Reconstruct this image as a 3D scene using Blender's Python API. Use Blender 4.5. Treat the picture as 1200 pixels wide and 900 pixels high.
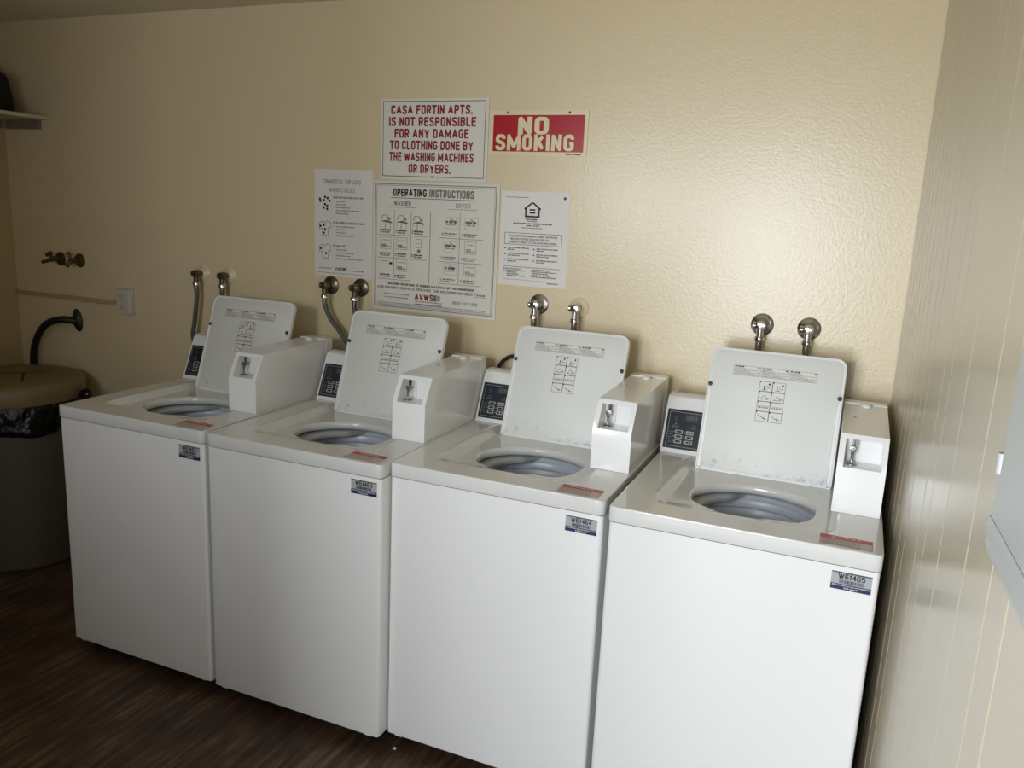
import bpy, bmesh, math, random
from mathutils import Matrix, Vector
PI = math.pi
random.seed(7)
S = bpy.context.scene
for o in list(bpy.data.objects):
    bpy.data.objects.remove(o)

# ------------------------------------------------------------------ camera, light, exposure
cd = bpy.data.cameras.new('camera'); cam = bpy.data.objects.new('camera', cd)
S.collection.objects.link(cam); S.camera = cam
cd.sensor_width = 36.0; cd.lens = 956.66 / 1200 * 36.0; cd.clip_start = 0.02
_r = Vector((0.91837452, 0.39304702, 0.04585069)); _u = Vector((-0.12222885, 0.17155697, 0.97756243)); _f = Vector((-0.376362, 0.90337271, -0.20559524))
cam.matrix_world = Matrix(((_r.x, _u.x, -_f.x, 2.5104), (_r.y, _u.y, -_f.y, -1.9643), (_r.z, _u.z, -_f.z, 1.6564), (0, 0, 0, 1)))

wd = bpy.data.worlds.new('world'); S.world = wd; wd.use_nodes = True
wd.node_tree.nodes['Background'].inputs[0].default_value = (0.78, 0.88, 1.0, 1)
wd.node_tree.nodes['Background'].inputs[1].default_value = 1.3

def area(name, loc, rot, sx, sy, power, col):
    l = bpy.data.lights.new(name, 'AREA'); l.shape = 'RECTANGLE'; l.size = sx; l.size_y = sy
    l.energy = power; l.color = col
    o = bpy.data.objects.new(name, l); S.collection.objects.link(o); o.location = loc; o.rotation_euler = rot
    return o
# area lamp for daylight, placed and sized for its falloff through the unseen doorway
area('doorway_daylight', (0.98, -4.6, 1.75), (PI / 2, 0, 0), 2.5, 2.6, 335, (0.89, 0.94, 1.0))

S.view_settings.view_transform = 'Standard'; S.view_settings.look = 'None'
S.view_settings.gamma = 1.0; S.view_settings.exposure = 0.0; S.view_settings.use_curve_mapping = False

# ------------------------------------------------------------------ layout constants (metres)
YW, ZC, XR, XL = 0.78, 2.401, 2.6436, -1.2797
YF = -2.3
T2 = math.tan(math.radians(2.0))
W, H, STRIP, Z0 = 0.651, 0.93, 0.0414, 0.0453
WX = [0.0, 0.6655, 1.3182, 1.9867]
WY = [-0.0353, -0.0401, 0.0, -0.0231]

# ------------------------------------------------------------------ materials
def lin(c):
    return tuple(((v / 255) / 12.92 if v / 255 <= 0.04045 else ((v / 255 + 0.055) / 1.055) ** 2.4) for v in c) + (1,)
def mat(name, col, rough=0.5, metal=0.0, spec=0.5, coat=0.0, bump=0.0, bscale=60.0, var=0.0, vscale=6.0, trans=0.0, alpha=1.0, bdist=0.01, detail=3.0):
    m = bpy.data.materials.new(name); m.use_nodes = True
    nt = m.node_tree; b = nt.nodes['Principled BSDF']
    c = col if len(col) == 4 else lin(col)
    b.inputs['Base Color'].default_value = c; b.inputs['Roughness'].default_value = rough
    b.inputs['Metallic'].default_value = metal; b.inputs['Specular IOR Level'].default_value = spec
    b.inputs['Coat Weight'].default_value = coat; b.inputs['Transmission Weight'].default_value = trans
    b.inputs['Alpha'].default_value = alpha
    tc = nt.nodes.new('ShaderNodeTexCoord')
    if var:
        n = nt.nodes.new('ShaderNodeTexNoise'); n.inputs['Scale'].default_value = vscale; n.inputs['Detail'].default_value = 4
        mx = nt.nodes.new('ShaderNodeMix'); mx.data_type = 'RGBA'
        mx.inputs[6].default_value = tuple(v * (1 - var) for v in c[:3]) + (1,)
        mx.inputs[7].default_value = tuple(min(1, v * (1 + var)) for v in c[:3]) + (1,)
        nt.links.new(tc.outputs['Object'], n.inputs['Vector']); nt.links.new(n.outputs['Fac'], mx.inputs[0])
        nt.links.new(mx.outputs[2], b.inputs['Base Color'])
    if bump:
        n = nt.nodes.new('ShaderNodeTexNoise'); n.inputs['Scale'].default_value = bscale; n.inputs['Detail'].default_value = detail
        bp = nt.nodes.new('ShaderNodeBump'); bp.inputs['Strength'].default_value = bump; bp.inputs['Distance'].default_value = bdist
        nt.links.new(tc.outputs['Object'], n.inputs['Vector']); nt.links.new(n.outputs['Fac'], bp.inputs['Height'])
        nt.links.new(bp.outputs['Normal'], b.inputs['Normal'])
    return m

M = {}
M['enamel'] = mat('white_enamel', (236, 236, 234), 0.22, coat=0.3)
M['top'] = mat('white_porcelain_top', (222, 222, 218), 0.14, coat=0.4, var=0.02)
M['plastic'] = mat('white_plastic', (238, 238, 235), 0.35)
M['coin'] = mat('white_painted_steel', (240, 240, 238), 0.2, coat=0.3)
M['groove'] = mat('dark_gap', (120, 120, 122), 0.6)
M['panel'] = mat('navy_panel', (27, 33, 46), 0.3)
M['button'] = mat('grey_button', (168, 170, 160), 0.4)
M['line'] = mat('silver_print', (165, 168, 165), 0.5)
M['dim'] = mat('dim_print', (92, 100, 108), 0.5)
M['lcd'] = mat('dull_green_display', (52, 66, 58), 0.25)
M['chrome'] = mat('chrome', (200, 200, 200), 0.16, metal=1.0)
M['steel'] = mat('dull_steel', (150, 148, 142), 0.35, metal=1.0)
M['brass'] = mat('tarnished_brass', (96, 82, 48), 0.45, metal=0.8)
M['oldmetal'] = mat('tarnished_chrome', (112, 104, 88), 0.3, metal=0.9)
M['rubber'] = mat('grey_rubber_hose', (88, 88, 82), 0.5)
M['black'] = mat('black_rubber', (20, 20, 20), 0.5)
M['bag'] = mat('black_bag_film', (14, 14, 15), 0.22, bump=0.6, bscale=14, bdist=0.03)
M['tub'] = mat('grey_blue_basket', (205, 210, 217), 0.3)
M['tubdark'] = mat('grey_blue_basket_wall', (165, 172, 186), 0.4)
M['tubring'] = mat('pale_grey_tub_ring', (178, 182, 180), 0.35)
M['tubin'] = mat('dark_underside', (40, 42, 46), 0.6)
M['red'] = mat('red_sticker', (190, 66, 66), 0.45)
M['redpale'] = mat('faded_sticker_paper', (205, 188, 178), 0.5)
M['silver'] = mat('silver_label', (168, 170, 173), 0.45)
M['navy'] = mat('navy_label', (34, 37, 88), 0.4)
M['ink'] = mat('black_ink', (24, 22, 24), 0.5)
M['grey_ink'] = mat('grey_ink', (118, 114, 112), 0.6)
M['faint_ink'] = mat('faint_grey_ink', (158, 154, 150), 0.6)  # faint print; also sign print washed out by glare
M['redink'] = mat('dark_red_ink', (140, 22, 34), 0.5)
M['signred'] = mat('sign_red', (178, 30, 44), 0.25)
M['cream'] = mat('sign_cream', (232, 222, 180), 0.3)
M['signwhite'] = mat('sign_white', (232, 228, 217), 0.22)
M['paper'] = mat('paper_white', (236, 232, 226), 0.55)
M['paper_grey'] = mat('paper_grey', (232, 228, 222), 0.5)
M['labelpaper'] = mat('label_paper', (226, 226, 218), 0.5)
M['liner'] = mat('lid_inner_enamel', (226, 228, 222), 0.42, var=0.02)
def scuff(m, lo, hi):
    nt = m.node_tree; b = nt.nodes['Principled BSDF']; tc = nt.nodes.new('ShaderNodeTexCoord')
    n = nt.nodes.new('ShaderNodeTexNoise'); n.inputs['Scale'].default_value = 38; n.inputs['Detail'].default_value = 8; n.inputs['Roughness'].default_value = 0.75
    sp = nt.nodes.new('ShaderNodeSeparateXYZ'); mr = nt.nodes.new('ShaderNodeMapRange')
    mr.inputs['From Min'].default_value = hi; mr.inputs['From Max'].default_value = lo; mr.inputs['To Min'].default_value = -0.22; mr.inputs['To Max'].default_value = 0.06
    ad = nt.nodes.new('ShaderNodeMath'); ad.operation = 'ADD'; cr = nt.nodes.new('ShaderNodeValToRGB')
    cr.color_ramp.elements[0].position = 0.56; cr.color_ramp.elements[0].color = lin((226, 228, 222)); cr.color_ramp.elements[1].position = 0.68; cr.color_ramp.elements[1].color = lin((188, 191, 196))
    nt.links.new(tc.outputs['Object'], n.inputs['Vector']); nt.links.new(tc.outputs['Object'], sp.inputs[0]); nt.links.new(sp.outputs['Z'], mr.inputs['Value'])
    nt.links.new(n.outputs['Fac'], ad.inputs[0]); nt.links.new(mr.outputs[0], ad.inputs[1]); nt.links.new(ad.outputs[0], cr.inputs[0]); nt.links.new(cr.outputs[0], b.inputs['Base Color'])
scuff(M['liner'], 0.92, 1.06)
M['dot'] = mat('grey_bumper', (62, 62, 60), 0.6)
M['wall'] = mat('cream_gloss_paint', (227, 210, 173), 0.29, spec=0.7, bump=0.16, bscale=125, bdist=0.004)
M['wall_dark'] = mat('cream_paint_shaded', (190, 165, 124), 0.45, bump=0.25, bscale=55, bdist=0.005)  # darker copy of the cream paint; the left side's dimness is in the colour
M['ceil'] = mat('ceiling_paint', (222, 212, 188), 0.7, bump=0.2, bscale=40)
M['board'] = mat('beige_panel_paint', (192, 181, 156), 0.24, bump=0.12, bscale=16, bdist=0.004, var=0.03, vscale=3)
M['edge'] = mat('light_catching_groove', (226, 216, 190), 0.4)  # paler than the boards: light caught in the grooves put into the colour
M['bin'] = mat('taupe_bin_plastic', (92, 84, 72), 0.55)
M['binlid'] = mat('beige_bin_lid', (128, 112, 78), 0.45, var=0.05)
M['shelf'] = mat('white_shelf_board', (196, 188, 160), 0.45)
M['bracket'] = mat('grey_shelf_cleat', (128, 118, 108), 0.5)
M['ivory'] = mat('ivory_outlet', (206, 200, 186), 0.35)
M['slot'] = mat('outlet_slot', (40, 38, 34), 0.6)
M['greybox'] = mat('grey_smoked_plastic', (184, 187, 184), 0.3)
M['greyedge'] = mat('grey_plastic_edge', (188, 191, 192), 0.35)
M['concrete'] = mat('concrete', (170, 165, 155), 0.9)

def floor_material():
    m = bpy.data.materials.new('dark_walnut_vinyl'); m.use_nodes = True; nt = m.node_tree; b = nt.nodes['Principled BSDF']
    tc = nt.nodes.new('ShaderNodeTexCoord')
    mp = nt.nodes.new('ShaderNodeMapping'); mp.inputs['Scale'].default_value = (46, 3.2, 1)
    n = nt.nodes.new('ShaderNodeTexNoise'); n.inputs['Scale'].default_value = 1.0; n.inputs['Detail'].default_value = 6; n.inputs['Roughness'].default_value = 0.7
    nt.links.new(tc.outputs['Object'], mp.inputs['Vector']); nt.links.new(mp.outputs['Vector'], n.inputs['Vector'])
    n2 = nt.nodes.new('ShaderNodeTexNoise'); n2.inputs['Scale'].default_value = 5; n2.inputs['Detail'].default_value = 4
    nt.links.new(tc.outputs['Object'], n2.inputs['Vector'])
    ad = nt.nodes.new('ShaderNodeMath'); ad.operation = 'MULTIPLY_ADD'; ad.inputs[1].default_value = 0.45
    nt.links.new(n2.outputs['Fac'], ad.inputs[0]); nt.links.new(n.outputs['Fac'], ad.inputs[2])
    cr = nt.nodes.new('ShaderNodeValToRGB')
    cr.color_ramp.elements[0].position = 0.56; cr.color_ramp.elements[0].color = lin((48, 32, 25))
    cr.color_ramp.elements[1].position = 0.96; cr.color_ramp.elements[1].color = lin((132, 106, 80))
    e = cr.color_ramp.elements.new(0.74); e.color = lin((82, 60, 46))
    nt.links.new(ad.outputs[0], cr.inputs[0]); nt.links.new(cr.outputs[0], b.inputs['Base Color'])
    b.inputs['Roughness'].default_value = 0.5
    bp = nt.nodes.new('ShaderNodeBump'); bp.inputs['Strength'].default_value = 0.15; bp.inputs['Distance'].default_value = 0.003
    nt.links.new(n.outputs['Fac'], bp.inputs['Height']); nt.links.new(bp.outputs['Normal'], b.inputs['Normal'])
    return m
M['floor'] = floor_material()

# ------------------------------------------------------------------ helpers
def link(name, me, m, parent=None, smooth=False):
    if m is not None: me.materials.append(m)
    o = bpy.data.objects.new(name, me); S.collection.objects.link(o)
    if parent is not None: o.parent = parent
    if smooth:
        me.shade_smooth()
    return o
def obj(name, bm, m, parent=None, smooth=False, bevel=0.0, seg=2, angle=35):
    bmesh.ops.recalc_face_normals(bm, faces=bm.faces[:])
    me = bpy.data.meshes.new(name); bm.to_mesh(me); bm.free()
    o = link(name, me, m, parent, smooth)
    if smooth and not bevel:
        me.shade_smooth()
        try: me.set_sharp_from_angle(angle=math.radians(angle))
        except Exception: pass
    if bevel:
        b = o.modifiers.new('bevel', 'BEVEL'); b.width = bevel; b.segments = seg; b.limit_method = 'ANGLE'; b.angle_limit = math.radians(30)
        me.shade_smooth(); b.harden_normals = True
    return o
def thing(name, label, cat, loc=(0, 0, 0), group=None):
    o = bpy.data.objects.new(name, None); S.collection.objects.link(o); o.location = loc; o.empty_display_size = 0.1
    o['label'] = label; o['category'] = cat
    if group: o['group'] = group
    return o
def tag(o, label, cat, group=None):
    o['label'] = label; o['category'] = cat
    if group: o['group'] = group
    return o
def struct(o):
    o['kind'] = 'structure'; return o
def box(bm, x0, x1, y0, y1, z0, z1, f=None):
    vs = [Vector((x, y, z)) for x in (x0, x1) for y in (y0, y1) for z in (z0, z1)]
    if f: vs = [f(v) for v in vs]
    v = [bm.verts.new(p) for p in vs]
    for q in ((0, 1, 3, 2), (4, 6, 7, 5), (0, 4, 5, 1), (2, 3, 7, 6), (0, 2, 6, 4), (1, 5, 7, 3)):
        bm.faces.new([v[i] for i in q])
    return bm
def prism(bm, pts, a0, a1, f, caps=True):
    """pts: 2D polygon, f(a,(p,q)) -> 3D"""
    A = [bm.verts.new(f(a0, p)) for p in pts]; B = [bm.verts.new(f(a1, p)) for p in pts]
    n = len(pts)
    if caps: bm.faces.new(A); bm.faces.new(B[::-1])
    for i in range(n): bm.faces.new((A[i], B[i], B[(i + 1) % n], A[(i + 1) % n]))
    return bm
def rrect(x0, x1, y0, y1, r, n=6):
    out = []
    for cx, cy, a in ((x1 - r, y1 - r, 0), (x0 + r, y1 - r, 90), (x0 + r, y0 + r, 180), (x1 - r, y0 + r, 270)):
        for k in range(n + 1):
            t = math.radians(a + 90 * k / n); out.append((cx + r * math.cos(t), cy + r * math.sin(t)))
    return out
def tube(bm, pts, r, n=12, cap=True, closed=False):
    pts = [Vector(p) for p in pts]; rings = []
    up = Vector((0.13, 0.21, 0.97))
    for i, p in enumerate(pts):
        a = pts[i - 1] if (i > 0 or closed) else p; b = pts[(i + 1) % len(pts)] if (i < len(pts) - 1 or closed) else p
        d = (b - a).normalized(); s = d.cross(up)
        if s.length < 1e-3: s = d.cross(Vector((1, 0, 0)))
        s.normalize(); t = d.cross(s).normalized()
        rr = r[i] if isinstance(r, (list, tuple)) else r
        rings.append([bm.verts.new(p + rr * (math.cos(2 * PI * k / n) * s + math.sin(2 * PI * k / n) * t)) for k in range(n)])
    m = len(rings)
    for i in range(m if closed else m - 1):
        A, B = rings[i], rings[(i + 1) % m]
        for k in range(n): bm.faces.new((A[k], A[(k + 1) % n], B[(k + 1) % n], B[k]))
    if cap and not closed: bm.faces.new(rings[0][::-1]); bm.faces.new(rings[-1])
    return bm
def bez(pts, n=10):
    """Catmull-Rom through points"""
    P = [Vector(p) for p in pts]; P = [2 * P[0] - P[1]] + P + [2 * P[-1] - P[-2]]; out = []
    for i in range(1, len(P) - 2):
        for k in range(n):
            t = k / n; a, b, c, d = P[i - 1], P[i], P[i + 1], P[i + 2]
            out.append(0.5 * ((2 * b) + (c - a) * t + (2 * a - 5 * b + 4 * c - d) * t * t + (3 * b - a - 3 * c + d) * t ** 3))
    out.append(P[-2]); return out
def lathe(bm, prof, c, ax=(0, 0, 1), n=48, wob=None, cap0=False, cap1=False):
    """prof: list of (r, h) along axis ax from c"""
    ax = Vector(ax).normalized(); s = ax.orthogonal().normalized(); t = ax.cross(s); c = Vector(c)
    if abs(ax.z) > 0.99: s = Vector((1, 0, 0)); t = Vector((0, 1, 0))
    rings = []
    for i, (r, h) in enumerate(prof):
        row = []
        for k in range(n):
            a = 2 * PI * k / n; rr = r + (wob(i, a) if wob else 0)
            row.append(bm.verts.new(c + ax * h + rr * (math.cos(a) * s + math.sin(a) * t)))
        rings.append(row)
    for A, B in zip(rings, rings[1:]):
        for k in range(n): bm.faces.new((A[k], A[(k + 1) % n], B[(k + 1) % n], B[k]))
    if cap0: bm.faces.new(rings[0][::-1])
    if cap1: bm.faces.new(rings[-1])
    return bm
# condensed sign-painter capitals drawn as strokes: points in a unit cell, third value 1 = rounded corner
GL = {'A': [[(0, 0), (.5, 1), (1, 0)], [(.2, .3), (.8, .3)]], 'B': [[(0, 0), (0, 1), (1, 1, 1), (1, .52, 1), (0, .52)], [(0, .52), (1, .52, 1), (1, 0, 1), (0, 0)]],
      'C': [[(1, .72), (1, 1, 1), (0, 1, 1), (0, 0, 1), (1, 0, 1), (1, .28)]], 'D': [[(0, 0), (0, 1), (1, 1, 1), (1, 0, 1), (0, 0)]], 'E': [[(1, 1), (0, 1), (0, 0), (1, 0)], [(0, .52), (.85, .52)]],
      'F': [[(1, 1), (0, 1), (0, 0)], [(0, .52), (.8, .52)]], 'G': [[(1, .75), (1, 1, 1), (0, 1, 1), (0, 0, 1), (1, 0, 1), (1, .46), (.6, .46)]], 'H': [[(0, 0), (0, 1)], [(1, 0), (1, 1)], [(0, .5), (1, .5)]],
      'I': [[(0, 0), (0, 1)]], 'J': [[(1, 1), (1, 0, 1), (0, 0, 1), (0, .3)]], 'K': [[(0, 0), (0, 1)], [(1, 1), (.08, .4)], [(.38, .6), (1, 0)]], 'L': [[(0, 1), (0, 0), (1, 0)]],
      'M': [[(0, 0), (0, 1), (.5, .2), (1, 1), (1, 0)]], 'N': [[(0, 0), (0, 1), (1, 0), (1, 1)]], 'O': [[(.5, 1), (1, 1, 1), (1, 0, 1), (0, 0, 1), (0, 1, 1), (.5, 1)]],
      'P': [[(0, 0), (0, 1), (1, 1, 1), (1, .44, 1), (0, .44)]], 'Q': [[(.5, 1), (1, 1, 1), (1, 0, 1), (0, 0, 1), (0, 1, 1), (.5, 1)], [(.6, .25), (1, 0)]],
      'R': [[(0, 0), (0, 1), (1, 1, 1), (1, .46, 1), (0, .46)], [(.55, .46), (1, 0)]], 'S': [[(1, .77), (1, 1, 1), (0, 1, 1), (0, .56, 1), (1, .45, 1), (1, 0, 1), (0, 0, 1), (0, .23)]],
      'T': [[(0, 1), (1, 1)], [(.5, 1), (.5, 0)]], 'U': [[(0, 1), (0, 0, 1), (1, 0, 1), (1, 1)]], 'V': [[(0, 1), (.5, 0), (1, 1)]], 'W': [[(0, 1), (.26, 0), (.5, .85), (.74, 0), (1, 1)]],
      'X': [[(0, 0), (1, 1)], [(0, 1), (1, 0)]], 'Y': [[(0, 1), (.5, .42), (1, 1)], [(.5, .42), (.5, 0)]], 'Z': [[(0, 1), (1, 1), (0, 0), (1, 0)]], '.': [[(0, 0), (0, .01)]], '-': [[(0, .45), (1, .45)]],
      '(': [[(1, 1), (0, .75), (0, .25), (1, 0)]], ')': [[(0, 1), (1, .75), (1, .25), (0, 0)]], '0': [[(.5, 1), (1, 1, 1), (1, 0, 1), (0, 0, 1), (0, 1, 1), (.5, 1)]], '1': [[(0, .75), (.6, 1), (.6, 0)]],
      '2': [[(0, .72), (0, 1, 1), (1, 1, 1), (1, .55, 1), (0, 0), (1, 0)]], '3': [[(0, 1), (1, 1, 1), (1, .52, 1), (.4, .52)], [(.4, .52), (1, .52, 1), (1, 0, 1), (0, 0)]], '4': [[(.75, 0), (.75, 1), (0, .3), (1, .3)]],
      '5': [[(1, 1), (0, 1), (0, .56), (1, .60, 1), (1, 0, 1), (0, 0, 1), (0, .16)]], '6': [[(.95, .84), (.95, 1, 1), (0, 1, 1), (0, 0, 1), (1, 0, 1), (1, .56, 1), (0, .56)]], '7': [[(0, 1), (1, 1), (.35, 0)]],
      '8': [[(.5, .52), (1, .52, 1), (1, 1, 1), (0, 1, 1), (0, .52, 1), (.5, .52)], [(.5, .52), (1, .52, 1), (1, 0, 1), (0, 0, 1), (0, .52, 1), (.5, .52)]]}
_tc = {}
def text_poly(s, bold=0.0):
    key = (s, bold)
    if key in _tc: return _tc[key]
    t = 0.12 + bold * 3.0; V = []; F = []; x = 0.0
    def disc(cx, cy, r):
        b = len(V); V.extend((cx + r * math.cos(k * PI / 4 + PI / 8), cy + r * math.sin(k * PI / 4 + PI / 8)) for k in range(8)); F.append(tuple(range(b, b + 8)))
    for ch in s:
        if ch == ' ': x += 0.34; continue
        w = {'I': 0.0, '.': 0.0, 'M': 0.62, 'W': 0.72, 'L': 0.34, 'E': 0.36, 'F': 0.34, '(': 0.12, ')': 0.12, '-': 0.25, '1': 0.22, 'A': 0.50, 'V': 0.5, 'Y': 0.5}.get(ch, 0.40)
        x += t / 2
        for pl in GL[ch]:
            P = [(x + p[0] * w, t / 2 + p[1] * (1 - t), len(p) > 2) for p in pl]; R = []
            for i, p in enumerate(P):
                if p[2] and 0 < i < len(P) - 1:
                    a, c = P[i - 1], P[i + 1]; q = []
                    for e in (a, c):
                        L = math.hypot(e[0] - p[0], e[1] - p[1]) or 1; k = min(0.5, 0.17 / L); q.append((p[0] + (e[0] - p[0]) * k, p[1] + (e[1] - p[1]) * k))
                    for j in range(4):
                        u = j / 3; R.append(tuple((1 - u) ** 2 * q[0][m] + 2 * u * (1 - u) * p[m] + u * u * q[1][m] for m in (0, 1)))
                else: R.append(p[:2])
            for i, (a, c) in enumerate(zip(R, R[1:])):
                L = math.hypot(c[0] - a[0], c[1] - a[1])
                if L < 1e-6: continue
                dx, dy = (c[0] - a[0]) / L, (c[1] - a[1]) / L; nx, ny = -dy * t / 2, dx * t / 2
                e0 = t / 2 if i == 0 and (abs(dx) < .05 or abs(dy) < .05) and ch not in '.' else 0; e1 = t / 2 if i == len(R) - 2 and (abs(dx) < .05 or abs(dy) < .05) else 0
                if ch in 'CGS2356': e0 = e1 = 0
                if ch in 'BDPR' and abs(dy) < .05: e0 = min(e0, 0); e1 = 0
                if ch == '.': e0 = e1 = t / 2
                ax, ay, bx, by = a[0] - dx * e0, a[1] - dy * e0, c[0] + dx * e1, c[1] + dy * e1
                b = len(V); V.extend(((ax + nx, ay + ny), (ax - nx, ay - ny), (bx - nx, by - ny), (bx + nx, by + ny))); F.append((b, b + 1, b + 2, b + 3))
            for q in R[1:-1]: disc(q[0], q[1], t / 2)
        x += w + t / 2 + 0.10
    xs = [v[0] for v in V]
    _tc[key] = (V, F, (min(xs), max(xs), 0.0, 1.0)); return _tc[key]
class Flat:
    """collects flat print on a plane; place(u, v) -> 3D point"""
    def __init__(s, place): s.p = place; s.L = {}
    def b(s, m):
        if m not in s.L: s.L[m] = bmesh.new()
        return s.L[m]
    def poly(s, m, pts, lift=0.0):
        bm = s.b(m); bm.faces.new([bm.verts.new(s.p(u, v, lift)) for u, v in pts])
    def rect(s, m, u0, u1, v0, v1, lift=0.0): s.poly(m, [(u0, v0), (u1, v0), (u1, v1), (u0, v1)], lift)
    def frame(s, m, u0, u1, v0, v1, t, lift=0.0):
        s.rect(m, u0, u1, v0, v0 + t, lift); s.rect(m, u0, u1, v1 - t, v1, lift); s.rect(m, u0, u0 + t, v0 + t, v1 - t, lift); s.rect(m, u1 - t, u1, v0 + t, v1 - t, lift)
    def seg(s, m, a, b, t, lift=0.0):
        dx, dy = b[0] - a[0], b[1] - a[1]; L = math.hypot(dx, dy) or 1; nx, ny = -dy / L * t / 2, dx / L * t / 2
        s.poly(m, [(a[0] + nx, a[1] + ny), (a[0] - nx, a[1] - ny), (b[0] - nx, b[1] - ny), (b[0] + nx, b[1] + ny)], lift)
    def text(s, m, t, u0, u1, v0, v1, bold=0.02, lift=0.0):
        V, F, (a, b, c, d) = text_poly(t, bold); bm = s.b(m)
        lf = {i: (k % 30) * 1.5e-5 for k, f in enumerate(F) for i in f}
        vs = [bm.verts.new(s.p(u0 + (x - a) / (b - a) * (u1 - u0), v0 + (y - c) / (d - c) * (v1 - v0), lift + lf[i])) for i, (x, y) in enumerate(V)]
        for f in F: bm.faces.new([vs[i] for i in f])
    def words(s, m, u0, u1, v, h, gap=0.25, lift=0.0):
        """a line of print too small to read"""
        u = u0
        while u < u1 - h * 0.4:
            w = min(u1 - u, h * random.uniform(1.2, 4.2)); s.rect(m, u, u + w, v, v + h * random.uniform(1.0, 1.3), lift); u += w + h * 0.5
    def build(s, names, parent):
        for m, bm in s.L.items():
            me = bpy.data.meshes.new(names.get(m, 'print')); bm.to_mesh(me); bm.free()
            po = link(names.get(m, 'print'), me, M[m], parent)
            if 'print' in po.name: po['kind'] = 'stuff'
def copy_tree(o, parent=None, skip=()):
    c = o.copy(); S.collection.objects.link(c)
    if parent is not None: c.parent = parent
    for ch in list(o.children):
        if ch.name.split('.')[0] in skip: continue
        copy_tree(ch, c, skip)
    return c

# ------------------------------------------------------------------ the room
def slab(name, x0, x1, y0, y1, z0, z1, m): return struct(obj(name, box(bmesh.new(), x0, x1, y0, y1, z0, z1), m))
XE = XR + (YW - YF) * T2 + 0.3
slab('floor', XL - 0.1, XE, YF - 0.15, YW + 0.1, -0.05, 0.0, M['floor'])
slab('ceiling', XL - 0.1, XE, YF - 0.15, YW + 0.1, ZC, ZC + 0.1, M['ceil'])
slab('wall_back', XL - 0.1, XE, YW, YW + 0.1, 0, ZC, M['wall'])
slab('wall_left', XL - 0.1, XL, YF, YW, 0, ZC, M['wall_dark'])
bm = bmesh.new()
DX0, DX1, DZ = 1.55, 2.62, 2.08  # unseen doorway, laid out for the daylight falloff across the washers
WX0, WX1, WZ0, WZ1 = 0.62, 1.22, 1.5, 2.05  # unseen window opening, added to brighten the left side
box(bm, XL - 0.1, WX0, YF - 0.12, YF, 0, ZC); box(bm, WX1, DX0, YF - 0.12, YF, 0, ZC); box(bm, WX0, WX1, YF - 0.12, YF, 0, WZ0); box(bm, WX0, WX1, YF - 0.12, YF, WZ1, ZC)
box(bm, DX1, XE, YF - 0.12, YF, 0, ZC); box(bm, DX0, DX1, YF - 0.12, YF, DZ, ZC)
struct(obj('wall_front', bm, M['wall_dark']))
slab('bounce_slab_outside', -2, 6, -8, YF - 0.15, -0.12, -0.06, M['concrete'])  # unseen slab added outside to bounce light up through the doorway

def RW(Y, n, z):  # on the right wall: Y along it, n out of it into the room
    return Vector((XR + (YW - Y) * T2 - n, Y, z))
bm = bmesh.new()
box(bm, YF, YW, -0.12, -0.006, 0, ZC, lambda v: RW(v.x, v.y, v.z))
wr = struct(obj('wall_right', bm, M['edge']))
GY = [0.78, 0.70, 0.61, 0.53, 0.45, 0.362, 0.269, 0.18, 0.058, -0.035, -0.225, -0.32, -0.492, -0.713, -0.875, -0.973, -1.16, -1.34, -1.43, -1.62, -1.79, -1.98, -2.1, YF]
for a, b in zip(GY, GY[1:]):
    g = 0.0016
    P = [(b + g, -0.006), (b + g, -0.0012), (b + g + 0.0022, 0.0), (a - g - 0.0022, 0.0), (a - g, -0.0012), (a - g, -0.006)]
    bm = bmesh.new(); prism(bm, P, 0.0, ZC, lambda z, q: RW(q[0], q[1], z))
    obj('panel_board', bm, M['board'], wr)

# ------------------------------------------------------------------ washing machines
CX, CY = 0.325, 0.285
OUT = [(0.158, 0.290), (0.164, 0.240), (0.180, 0.206), (0.205, 0.183), (0.232, 0.168), (0.256, 0.150), (0.280, 0.140), (0.312, 0.138), (0.345, 0.142), (0.366, 0.158), (0.384, 0.168), (0.410, 0.170),
       (0.436, 0.171), (0.456, 0.182), (0.474, 0.208), (0.488, 0.245), (0.493, 0.295), (0.489, 0.338), (0.470, 0.376), (0.435, 0.405), (0.385, 0.425), (0.340, 0.432), (0.300, 0.431), (0.255, 0.416), (0.212, 0.392), (0.178, 0.352), (0.162, 0.320)]
def outline(n):
    P = bez([(x, y, 0) for x, y in OUT + [OUT[0]]], 8)
    A = sorted(((math.atan2(p.y - CY, p.x - CX)) % (2 * PI), math.hypot(p.x - CX, p.y - CY)) for p in P)
    res = []
    for k in range(n):
        a = 2 * PI * k / n
        for i in range(len(A)):
            a0, r0 = A[i - 1]; a1, r1 = A[i]
            if i == 0: a0 -= 2 * PI
            if a0 <= a <= a1: res.append((a, r0 + (r1 - r0) * (a - a0) / max(1e-9, a1 - a0))); break
        else:
            a0, r0 = A[-1]; a1, r1 = A[0]; a1 += 2 * PI
            res.append((a, r0 + (r1 - r0) * (a - a0) / max(1e-9, a1 - a0)))
    return res
def sm(x, a, b):
    t = max(0, min(1, (x - a) / (b - a))); return t * t * (3 - 2 * t)
def topz(x, y):
    m = sm(x, 0.098, 0.120) * (1 - sm(x, 0.530, 0.548)) * sm(y, 0.085, 0.165) * (1 - sm(y, 0.555, 0.57))
    ridge = 0.0035 * math.exp(-((x - 0.092) / 0.008) ** 2) * sm(y, 0.12, 0.17) * (1 - sm(y, 0.5, 0.56))
    return H - 0.019 * m + ridge

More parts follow.
